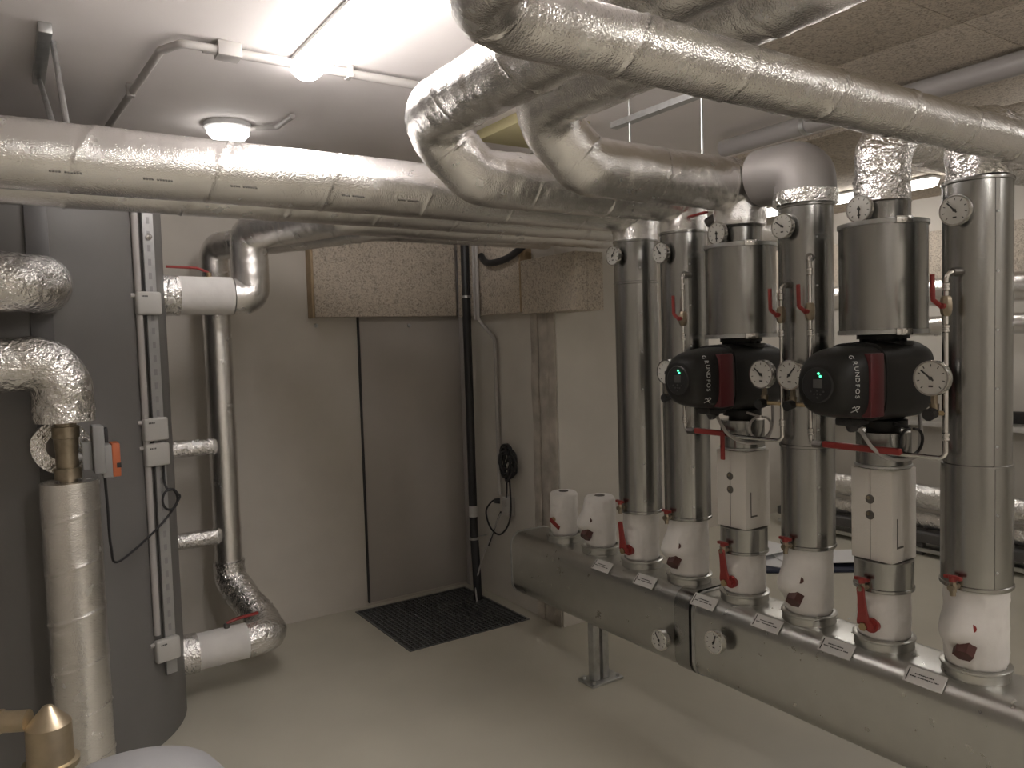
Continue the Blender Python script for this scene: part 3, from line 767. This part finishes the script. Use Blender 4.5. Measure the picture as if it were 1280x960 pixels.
def bypass(lab, ya, yb, za, zb, ypa, ypb, gA, gB, red0, red1, drop):
    X = 2.17; z0 = 1.238
    t = thing('bypass_line', lab, 'pipework', (X, (ya + yb) / 2, z0), 'thin bypass lines with gauges')
    b = nb(); sweep(b, fillet([(X + .075, ypa, za), (X, ya, za), (X, ya, z0), (X, yb, z0), (X, yb, zb), (X + .045, ypb, zb)], .022, 6), .0068, 12)
    obj('chrome_tube', b, 'chrome', t)
    for (y, z) in ((ya, za - .05), (yb, zb - .04), (ya, 1.60), (yb, 1.60), (ya, 1.28), (yb, 1.30)):
        b = nb(); lathe(b, (X, y, z - .012), (0, 0, 1), [(0, .0075), (.003, .0105), (.009, .0105), (.010, .009), (.014, .009), (.015, .0105), (.021, .0105), (.024, .0075)], 12); obj('coupling', b, 'chrome', t)
    for (y, yp, z, l) in ((ya, ypa, za, .075), (yb, ypb, zb, .05)):
        b = nb(); p1 = V((X + l, yp, z)); p0 = V((X + .02, y + (yp - y) * .3, z)); cyl(b, p0, p1, .012, n=10); obj('wall_fitting', b, 'dark_metal', t)
    ball_valve(t, (X, ya, 1.668), 1); ball_valve(t, (X, yb, 1.662), 1)
    gauge(t, (X - .022, gA, 1.463), 40); gauge(t, (X - .022, gB, 1.463), -50)
    for g, y in ((gA, ya), (gB, yb)):
        b = nb(); sweep(b, [V((X, y, 1.365)), V((X - .006, g, 1.365))], .007, 10); obj('branch_tube', b, 'brass', t)
    b = nb(); box(b, (X - .014, red1, z0 - .004), (X + .004, red0, z0 + .016), .004)
    if drop: box(b, (X - .016, red1 - .012, z0 - .09), (X - .008, red1 + .006, z0 + .010), .003)
    obj('shutoff_lever', b, 'red', t)
    b = nb(); cyl(b, (X, red0 + .005, z0 + .002), (X, red0 + .04, z0 + .002), .013, n=6); obj('shutoff_body', b, 'dark_metal', t)
bypass('thin chrome bypass line with two gauges around the far pump', 2.092, 1.648, 1.838, 1.762, 2.13, 1.645, 2.165, 1.716, 2.035, 1.90, True)
bypass('thin chrome bypass line with two gauges around the near pump', 1.538, 1.110, 1.846, 1.755, 1.585, 1.091, 1.602, 1.140, 1.49, 1.235, False)

# post behind the risers
t = thing('steel_post', 'slim grey square steel post behind the near pump canister', 'post', (2.475, 1.285, 0))
b = nb(); box(b, (2.440, 1.222, .008), (2.470, 1.252, 2.05), .003); obj('post_shaft', b, 'galv', t)
b = nb(); box(b, (2.44, 1.20, 0), (2.53, 1.29, .008), .001); obj('foot_plate', b, 'galv', t)

# ------------------------------------------------------------------ buffer tank on the left
TX, TY, TR = .05, 3.75, .56
def onT(deg, r=0.): a = math.radians(deg); return V((TX + (TR + r) * math.cos(a), TY + (TR + r) * math.sin(a), 0)), V((math.cos(a), math.sin(a), 0))
t = thing('buffer_tank', 'huge dark grey jacketed tank standing at the left', 'tank', (TX, TY, 0))
b = nb(); lathe(b, (TX, TY, .0), (0, 0, 1), [(0, TR), (2.30, TR), (2.36, TR - .06), (2.38, .1)], 96); obj('jacket', b, 'tank', t)
p, d = onT(-83); s = V((-d.y, d.x, 0))
b = nb(); obox(b, V((p.x, p.y, 1.2)) + d * .003, (s, V((0, 0, 1)), d), (.036, 1.1, .006), .002); obj('closing_strip', b, 'tankdark', t)
p, d = onT(-39., .022); d = V((.30, -.954, 0)).normalized(); s = V((-d.y, d.x, 0))
# perforated rail
t = thing('perforated_rail', 'perforated galvanised rail standing against the right side of the grey tank', 'rail', (p.x, p.y, 0))
b = nb(); c = p + d * .012
obox(b, V((c.x, c.y, 1.28)), (s, V((0, 0, 1)), d), (.021, 1.0, .0015), 0)
for sg in (-1, 1): obox(b, V((c.x, c.y, 1.28)) + s * sg * .0205 - d * .006, (s, V((0, 0, 1)), d), (.0012, 1.0, .007), 0)
z = .42; nf = len(b.faces)
while z < 2.15:
    obox(b, V((c.x, c.y, z)) + d * .0016, (s, V((0, 0, 1)), d), (.006, .013, .0006), 0); z += .055
b.faces.ensure_lookup_table()
for f_ in b.faces[nf:]: f_.material_index = 1
obj('channel', b, ('railm', 'actgrey'), t)
b = nb(); q = V((c.x, c.y, 2.06)) + d * .002; cyl(b, q, q + d * .006, .013, n=16); cyl(b, q + d * .006, q + d * .012, .006, n=6); obj('screw', b, 'chrome', t)
b = nb(); p2, d2 = onT(-33.5); s2 = V((-d2.y, d2.x, 0)); obox(b, V((p2.x, p2.y, 1.6)) + d2 * .003, (s2, V((0, 0, 1)), d2), (.02, .68, .003), 0); obj('side_strip', b, 'tankdark', t)
p3_, d3 = onT(-45., .012)
b = nb(); cyl(b, (p3_.x, p3_.y, .46), (p3_.x, p3_.y, 2.28), .013, n=14)
obj('vertical_conduit', b, 'conduit', label='pale conduit running down the tank beside the perforated rail', cat='conduit')
for k, (z, lab) in enumerate(((1.795, 'top grey junction box on the rail, level with the white pipe jacket'), (1.292, 'grey junction box on the rail, upper of the close pair'), (1.190, 'grey junction box on the rail, lower of the close pair, black cable below'), (.392, 'lowest grey junction box at the foot of the rail'))):
    dg = -37.5
    p, d = onT(dg, .02); d = V((.30, -.954, 0)).normalized(); s = V((-d.y, d.x, 0)); p = p + d * .037 - s * .034; c = V((p.x, p.y, z))
    t = thing('junction_box', lab, 'junction box', (c.x, c.y, z - .045), 'junction boxes on the tank rail')
    b = nb(); obox(b, c, (s, V((0, 0, 1)), d), (.049, .046, .018), .009, 3); obj('cover', b, 'boxm', t)
    b = nb(); obox(b, c - d * .013, (s, V((0, 0, 1)), d), (.041, .041, .008), .002, 1); obj('back_box', b, 'conduit', t)
    b = nb()
    for j in range(4): obox(b, c + d * .0182 - s * (.030 - j * .0065) + V((0, 0, .027)), (s, V((0, 0, 1)), d), (.0024, .003, .0003))
    obj('print', b, 'ink', t)
    b = nb(); q = c - s * .047 + V((0, 0, .03)); cyl(b, q - d * .008, q - d * .008 - s * .018, .009, n=10); obj('cable_gland', b, 'conduit', t)
# cable from actuator to box
pb, db = onT(-38.5, .02); db = V((.30, -.954, 0)).normalized(); pb = pb + db * .032 + V((-.0, .0, 0)); sb = V((-db.y, db.x, 0))
b = nb(); q = V((pb.x, pb.y, 1.147))
loop = [V((q.x, q.y, z_)) for z_ in (1.147, 1.08)]
cc = q - sb * (-.012) + db * .02; cc.z = 1.005
for k in range(0, 14):
    a = math.radians(100 - 36 * k); loop.append(cc + sb * (-.005 + .032 * math.cos(a)) + V((0, 0, .042 * math.sin(a))) + db * .001 * k)
loop += [cc - sb * .05 - V((0, 0, .10)), V((.315, 3.16, .83)), V((.285, 3.10, .90)), V((.278, 3.06, 1.05)), V((.272, 3.03, 1.17))]
cable(b, loop, .0048); obj('black_cable', b, 'cable', label='black cable looped below the paired junction boxes, running to the valve actuator', cat='cable')

# pipes in front of the tank
g3 = 'foil pipes in front of the grey tank'
foil_pipe('foil_pipe', 'crinkled foil pipe entering the tank from the left edge, upper one with rounded end', [(-.8, 2.95, 1.84), (.118, 2.95, 1.84), (.118, 3.24, 1.84)], .095, .10, crinkle=.005, period=.22, m='crink', group=g3)
foil_pipe('foil_pipe', 'crinkled foil elbow turning down above the bronze valve', [(-.8, 3.0, 1.575), (.16, 3.0, 1.575), (.16, 3.0, 1.375)], .092, .10, crinkle=.006, period=.2, m='crink', group=g3)
foil_pipe('foil_pipe', 'tall vertical foil pipe below the bronze valve, in front of the tank', [(.162, 3.0, 0), (.162, 3.0, 1.172)], .090, .05, crinkle=.002, period=.17, phase=.05, group=g3)
t = thing('foil_stub', 'short foil-wrapped stub with round face behind the bronze valve', 'pipe', (.15, 3.15, 1.19))
b = nb(); sweep(b, densify([V((.148, 3.11, 1.28)), V((.148, 3.22, 1.28))], .02), .092, 40, True, foilrf(.3, .006)); obj('foil_wrap', b, 'crink', t)
b = nb(); cyl(b, (.148, 3.10, 1.28), (.148, 3.115, 1.28), .045, n=32); obj('pipe_core', b, 'dark_metal', t)
t = thing('bronze_valve', 'dull bronze shutoff valve between two foil pipes by the tank', 'valve', (.16, 3., 1.17))
b = nb(); lathe(b, (.16, 3.0, 1.168), (0, 0, 1), [(0, .028), (.012, .028), (.013, .042), (.050, .043), (.051, .034), (.075, .036), (.10, .034), (.12, .037), (.15, .038), (.152, .042), (.19, .042), (.192, .034), (.212, .034)], 8 * 4); obj('valve_body', b, 'oldbrass', t)
b = nb(); cyl(b, (.19, 3.0, 1.25), (.24, 3.0, 1.25), .014, n=14); box(b, (.205, 2.985, 1.205), (.235, 3.015, 1.30), .003); obj('stem_bracket', b, 'actgrey', t)
t = thing('valve_actuator', 'grey and orange electric valve actuator on the bronze valve', 'actuator', (.27, 3., 1.17))
b = nb(); box(b, (.236, 2.96, 1.19), (.272, 3.05, 1.355), .006); box(b, (.262, 2.965, 1.172), (.298, 3.045, 1.285), .005); obj('housing', b, 'actgrey', t)
b = nb(); box(b, (.272, 2.975, 1.295), (.285, 3.03, 1.345), .003); obj('clamp_screw', b, 'black', t)
b = nb(); box(b, (.292, 2.962, 1.174), (.318, 3.044, 1.290), .004); obj('end_cover', b, 'orange', t, label='orange end cover')
b = nb(); box(b, (.305, 2.9605, 1.205), (.319, 3.035, 1.222), .001); obj('manual_button', b, 'black', t)

# tank outlets to the right
t = thing('valve_jacket', 'white insulated valve jacket high on the right side of the tank', 'valve', (.75, 3.7, 1.76), 'white jackets on the tank outlets')
b = nb(); sweep(b, densify([V((.665, 3.7, 1.85)), V((.895, 3.7, 1.85))], .02), .086, 40, True, lambda s, a, p: .0025 * noise.noise(p * 14)); obj('jacket', b, 'jacket', t, sharp=60)
b = nb(); sweep(b, densify([V((.57, 3.7, 1.85)), V((.664, 3.7, 1.85))], .01), .090, 40, True, foilrf(.09, .006)); obj('foil_cuff', b, 'crink', t)
b = nb(); cyl(b, (.80, 3.7, 1.92), (.80, 3.7, 1.955), .012, n=12); obj('spindle', b, 'brass', t)
b = nb(); sweep(b, fillet([(.80, 3.7, 1.955), (.75, 3.7, 1.975), (.62, 3.70, 1.978)], .01), .006, 8); obj('lever', b, 'red', t)
t = thing('valve_jacket', 'white insulated valve jacket low on the tank above the floor', 'valve', (.75, 3.7, .13), 'white jackets on the tank outlets')
b = nb(); sweep(b, densify([V((.665, 3.7, .222)), V((.885, 3.7, .222))], .02), .082, 40, True, lambda s, a, p: .0025 * noise.noise(p * 14)); obj('jacket', b, 'jacket', t, sharp=60)
b = nb(); sweep(b, densify([V((.57, 3.7, .222)), V((.664, 3.7, .222))], .01), .088, 40, True, foilrf(.09, .006)); obj('foil_cuff', b, 'crink', t)
b = nb(); cyl(b, (.80, 3.7, .29), (.80, 3.7, .322), .014, n=12); obj('spindle', b, 'dark_metal', t)
b = nb(); sweep(b, fillet([(.80, 3.7, .322), (.84, 3.7, .335), (.95, 3.72, .335)], .01), .008, 8); obj('lever', b, 'red', t)
foil_pipe('foil_pipe', 'foil elbow from the low white jacket bending back to the wall pipe', [(.886, 3.7, .222), (1.01, 3.7, .222), (1.01, 3.86, .24), (.925, 4.15, .40), (.925, 4.15, .50)], .080, [.07, .05, .08], crinkle=.005, period=.2, m='crink')
t = thing('vertical_foil_pipe', 'tall thin foil pipe rising along the back wall right of the tank', 'pipe', (.925, 4.15, .5))
b = nb(); sweep(b, densify([V((.925, 4.15, .502)), V((.925, 4.15, 1.898))], .02), .068, 36, True, foilrf(.27, .0012)); obj('foil_wrap', b, 'foil', t)
for z, lab in ((1.11, 'small foil branch pipe between tank and wall pipe, upper one'), (.645, 'small foil branch pipe between tank and wall pipe, lower one')):
    b = nb(); sweep(b, densify([V((.40, 4.12, z)), V((.865, 4.12, z))], .02), .042, 28, True, foilrf(.12, .004)); obj('foil_branch', b, 'crink', label=lab, cat='pipe', group='small foil branches')

# ------------------------------------------------------------------ things on the stub wall
t = thing('downpipe', 'black vertical pipe in the corner going down into the grating', 'pipe', (2.42, 4.13, 0))
b = nb(); sweep(b, fillet([(2.425, 4.17, 2.45), (2.425, 4.17, .42), (2.385, 4.08, .12), (2.385, 4.08, -.1)], .06), .026, 24); obj('pipe', b, 'black', t)
b = nb(); cyl(b, (2.425, 4.17, .50), (2.425, 4.17, .57), .0268, n=24); obj('white_label', b, 'white', t)
for z in (1.88, .36):
    b = nb(); cyl(b, (2.425 if z > 1 else 2.41, 4.17 if z > 1 else 4.15, z), (2.425 if z > 1 else 2.41, 4.17 if z > 1 else 4.15, z + .014), .030, n=24); cyl(b, (2.44, 4.17, z + .007), (2.52 if z < 1 else 2.45, 4.17, z + .007), .005, n=8); obj('pipe_clamp', b, 'galv', t)
t = thing('surface_conduit', 'pale conduit on the wall right of the black downpipe', 'conduit', (2.49, 4.0, .6))
b = nb(); sweep(b, fillet([(2.425, 4.03, 2.42), (2.425, 4.03, 1.74), (2.495, 3.96, 1.62), (2.495, 3.96, .66)], .05), .012, 14); obj('conduit_run', b, 'conduit', t)
b = nb(); sweep(b, fillet([(2.43, 4.075, 2.42), (2.43, 4.075, 1.74)], .05), .010, 14); obj('conduit_run', b, 'conduit', t)
# cable coil
t = thing('cable_coil', 'coil of black cable hanging on the wall above the socket', 'cable', (2.47, 3.80, .74))
b = nb(); pts = []
rnd = random.Random(3)
for k in range(12 * 9):
    a = 2 * PI * k / 12; rr = .062 + .020 * math.sin(k * .9) + rnd.uniform(-.012, .012)
    pts.append(V((2.478 - .028 * math.sin(k * .23) ** 2 - rnd.uniform(0, .02), 3.80 + rr * .95 * math.cos(a), .885 + rr * 1.30 * math.sin(a))))
cable(b, pts, .0065, 8); obj('coil', b, 'cable', t)
b = nb(); cable(b, [(2.47, 3.84, .80), (2.485, 3.86, .72), (2.485, 3.87, .66)], .005); obj('tail', b, 'cable', t)
b = nb(); cable(b, [(2.46, 3.79, .78), (2.46, 3.785, .60), (2.44, 3.80, .50), (2.43, 3.88, .44), (2.43, 3.98, .47), (2.43, 4.02, .56), (2.44, 3.96, .63), (2.45, 3.925, .635)], .0055); obj('tail', b, 'cable', t)
b = nb(); cyl(b, (2.468, 3.915, .635), (2.44, 3.935, .635), .018, .014, 14); obj('plug', b, 'black', t)
t = thing('wall_socket', 'grey twin wall socket under the cable coil', 'socket', (2.5, 3.87, .56))
b = nb(); box(b, (2.472, 3.83, .55), (2.52, 3.91, .66), .006); obj('housing', b, 'boxm', t)
b = nb(); cyl(b, (2.473, 3.87, .625), (2.468, 3.87, .625), .022, n=20); obj('outlet', b, 'conduit', t)
b = nb(); cable(b, [(2.46, 3.90, .56), (2.44, 3.98, .42), (2.41, 4.05, .26), (2.37, 4.07, .10), (2.36, 4.05, .0)], .005); obj('grey_cable', b, 'conduit', label='pale cable running down from the socket to the grating', cat='cable')
b = nb(); cable(b, [(2.465, 3.905, .57), (2.45, 3.96, .46), (2.44, 4.02, .34)], .0055); obj('sensor_cable', b, 'cable', label='short black cable slanting from the socket towards the downpipe', cat='cable')
b = nb(); cable(b, [(2.42, 3.97, 2.12), (2.41, 3.9, 2.075), (2.40, 3.8, 2.06), (2.41, 3.65, 2.075), (2.42, 3.5, 2.13)], .020, 12); obj('cable_bundle', b, 'black', label='dark sagging cable bundle just under the foil pipes at the wood wool boards', cat='cable')

# ------------------------------------------------------------------ foreground bottom left
t = thing('brass_fitting', 'gold brass angle valve in the bottom left corner', 'valve', (.037, 1.95, 0))
b = nb(); lathe(b, (.037, 1.95, .663), (0, 0, 1), [(0, .045), (.03, .047), (.032, .056), (.044, .057), (.046, .047), (.05, .046), (.128, .045), (.13, .043), (.168, .010), (.170, .004)], 40); obj('body', b, 'goldbrass', t)
b = nb(); cyl(b, (.0, 1.962, .805), (-.05, 1.99, .805), .023, n=20); cyl(b, (-.05, 1.99, .805), (-.055, 1.993, .805), .027, n=20); obj('inlet', b, 'goldbrass', t)
b = nb(); cyl(b, (-.055, 1.993, .805), (-.6, 2.29, .805), .020, n=20); obj('pipe_tail', b, 'goldbrass', t)
b = nb(); cyl(b, (.037, 1.95, 0), (.037, 1.95, .663), .025, n=20); obj('lower_pipe', b, 'goldbrass', t)
t = thing('expansion_vessel', 'pale grey domed vessel top at the bottom left edge', 'vessel', (.165, 1.70, 0))
b = nb(); lathe(b, (.165, 1.70, 0), (0, 0, 1), [(0, .14), (.02, .15), (.60, .20), (.68, .195), (.72, .165), (.745, .11), (.757, .05), (.76, .01)], 56); obj('shell', b, 'vessel', t)

# ------------------------------------------------------------------ far room seen between the risers
XF = 5.45
foil_pipe('foil_pipe', 'thick foil pipe low along the far right wall, seen between the risers', [(XF, .4, .40), (XF, 4.1, .40)], .085, .1, crinkle=.004, m='crink', group='foil pipes at the far right wall')
foil_pipe('foil_pipe', 'thinner foil pipe beneath, just above the low steel rack', [(XF, .4, .235), (XF, 4.1, .235)], .062, .1, crinkle=.005, m='crink', group='foil pipes at the far right wall')
foil_pipe('foil_pipe', 'high foil pipe along the far right wall at the photo edge', [(XF + .1, .4, 1.86), (XF + .1, 3.9, 1.86)], .10, .1, crinkle=.003, m='foil', group='foil pipes at the far right wall')
foil_pipe('foil_pipe', 'second high foil pipe just below the upper one by the far wall', [(XF + .1, .4, 1.62), (XF + .1, 3.2, 1.62)], .07, .1, crinkle=.003, m='foil', group='foil pipes at the far right wall')
for nm, z_ in (('foil_pipe', 1.86), ('foil_pipe', 1.62)):
    pr = [o for o in COL.objects if o.name.startswith('foil_pipe') and o.parent is None and abs(WL[o.name].x - XF - .1) < .02 and abs(WL[o.name].z + (.10 if z_ > 1.7 else .07) - z_) < .03][0]
    for y_ in (.8, 2.0, 3.0):
        b = nb(); box(b, (XF + .15, y_, z_ - .015), (XR, y_ + .03, z_ + .015), .002); box(b, (XR - .01, y_ - .02, z_ - .04), (XR, y_ + .05, z_ + .04), .002); obj('wall_bracket', b, 'galv', pr)
t = thing('steel_rack', 'low dark steel rack under the far foil pipes', 'frame', (XF, 2.2, 0))
b = nb(); box(b, (XF - .13, .4, .10), (XF + .10, 4.1, .165), .004); obj('top_rail', b, 'tankdark', t)
b = nb(); box(b, (XF - .12, .4, .03), (XF + .10, 4.1, .06), .004); obj('bottom_rail', b, 'galv', t)
for y in (.5, 1.7, 2.9, 4.0):
    b = nb(); box(b, (XF - .10, y, .0), (XF - .05, y + .05, .10), .003); obj('leg', b, 'tankdark', t)
t = thing('wall_shelf', 'narrow white shelf ledge along the far right wall', 'shelf', (XR - .1, 2., .9))
b = nb(); box(b, (XR - .25, .4, .86), (XR, 4.2, .90), .004); obj('board', b, 'white', t)
for y in (1., 2.2, 3.4):
    b = nb(); box(b, (XR - .2, y, .74), (XR, y + .03, .86), .003); obj('bracket', b, 'galv', t)
b = nb(); sweep(b, densify(fillet([(XR - .15, 2.32, .93), (XR - .15, 2.36, .96), (XR - .15, 2.75, .95)], .03), .02), .045, 16); obj('black_case', b, 'black', label='black oblong case lying on the far shelf at the right photo edge', cat='case')
b = nb()
rs = []
for f in range(9):
    z = .30 + .5 * f / 8; w = .11 * (1 - .6 * (f / 8) ** 2)
    rs.append([V((5.22 + .06 * math.cos(2 * PI * k / 16), 2.05 + w * math.sin(2 * PI * k / 16) + .01 * noise.noise(V((k, f, 0))), z)) for k in range(16)])
rings(b, rs); cyl(b, (5.22, 2.05, .78), (5.40, 2.05, .82), .008, n=8)
obj('navy_bag', b, 'navy', label='navy cloth bag hanging by the far foil pipes at the right edge', cat='bag')
# papers on a flat box on the floor
t = thing('paper_stack', 'loose white papers on a navy folder on the floor behind the manifold', 'papers', (4.55, 3.3, 0))
b = nb(); obox(b, V((4.60, 3.28, .012)), (V((.8, -.6, 0)), V((.6, .8, 0)), V((0, 0, 1))), (.36, .24, .010), .004); obj('folder', b, 'navy', t)
for k, (x, y, a) in enumerate(((4.46, 3.44, .3), (4.60, 3.30, -.45), (4.76, 3.12, -.7), (4.42, 3.58, -.1))):
    b = nb(); obox(b, V((x, y, .030 + k * .012)), (V((math.cos(a), math.sin(a), .03)).normalized(), V((-math.sin(a), math.cos(a), 0)), V((-.03, 0, 1)).normalized()), (.21, .15, .003), .001, 1); obj('sheet', b, 'paper', t)

# ------------------------------------------------------------------ camera
RM = ((0.83367136, -0.05537451, 0.54947769), (-0.55144865, -0.02952638, 0.83368614), (-0.02994087, -0.99802899, -0.0551515))
cam = bpy.data.cameras.new('camera'); co = bpy.data.objects.new('camera', cam); COL.objects.link(co)
mt = Matrix.Identity(4)
for i in range(3):
    mt[i][0] = RM[i][0]; mt[i][1] = -RM[i][1]; mt[i][2] = -RM[i][2]
mt[0][3], mt[1][3], mt[2][3] = 0, 0, 1.6
co.matrix_world = mt
cam.sensor_fit = 'HORIZONTAL'; cam.sensor_width = 36; cam.lens = 36 * 960 / 1280; cam.clip_start = .05
S.camera = co
# ------------------------------------------------------------------ world and colour
w = bpy.data.worlds.new('world'); S.world = w; w.use_nodes = True
w.node_tree.nodes['Background'].inputs[0].default_value = (.5, .5, .5, 1); w.node_tree.nodes['Background'].inputs[1].default_value = .05
S.view_settings.view_transform = 'Standard'; S.view_settings.look = 'None'; S.view_settings.gamma = 1; S.view_settings.use_curve_mapping = False
S.view_settings.exposure = .36
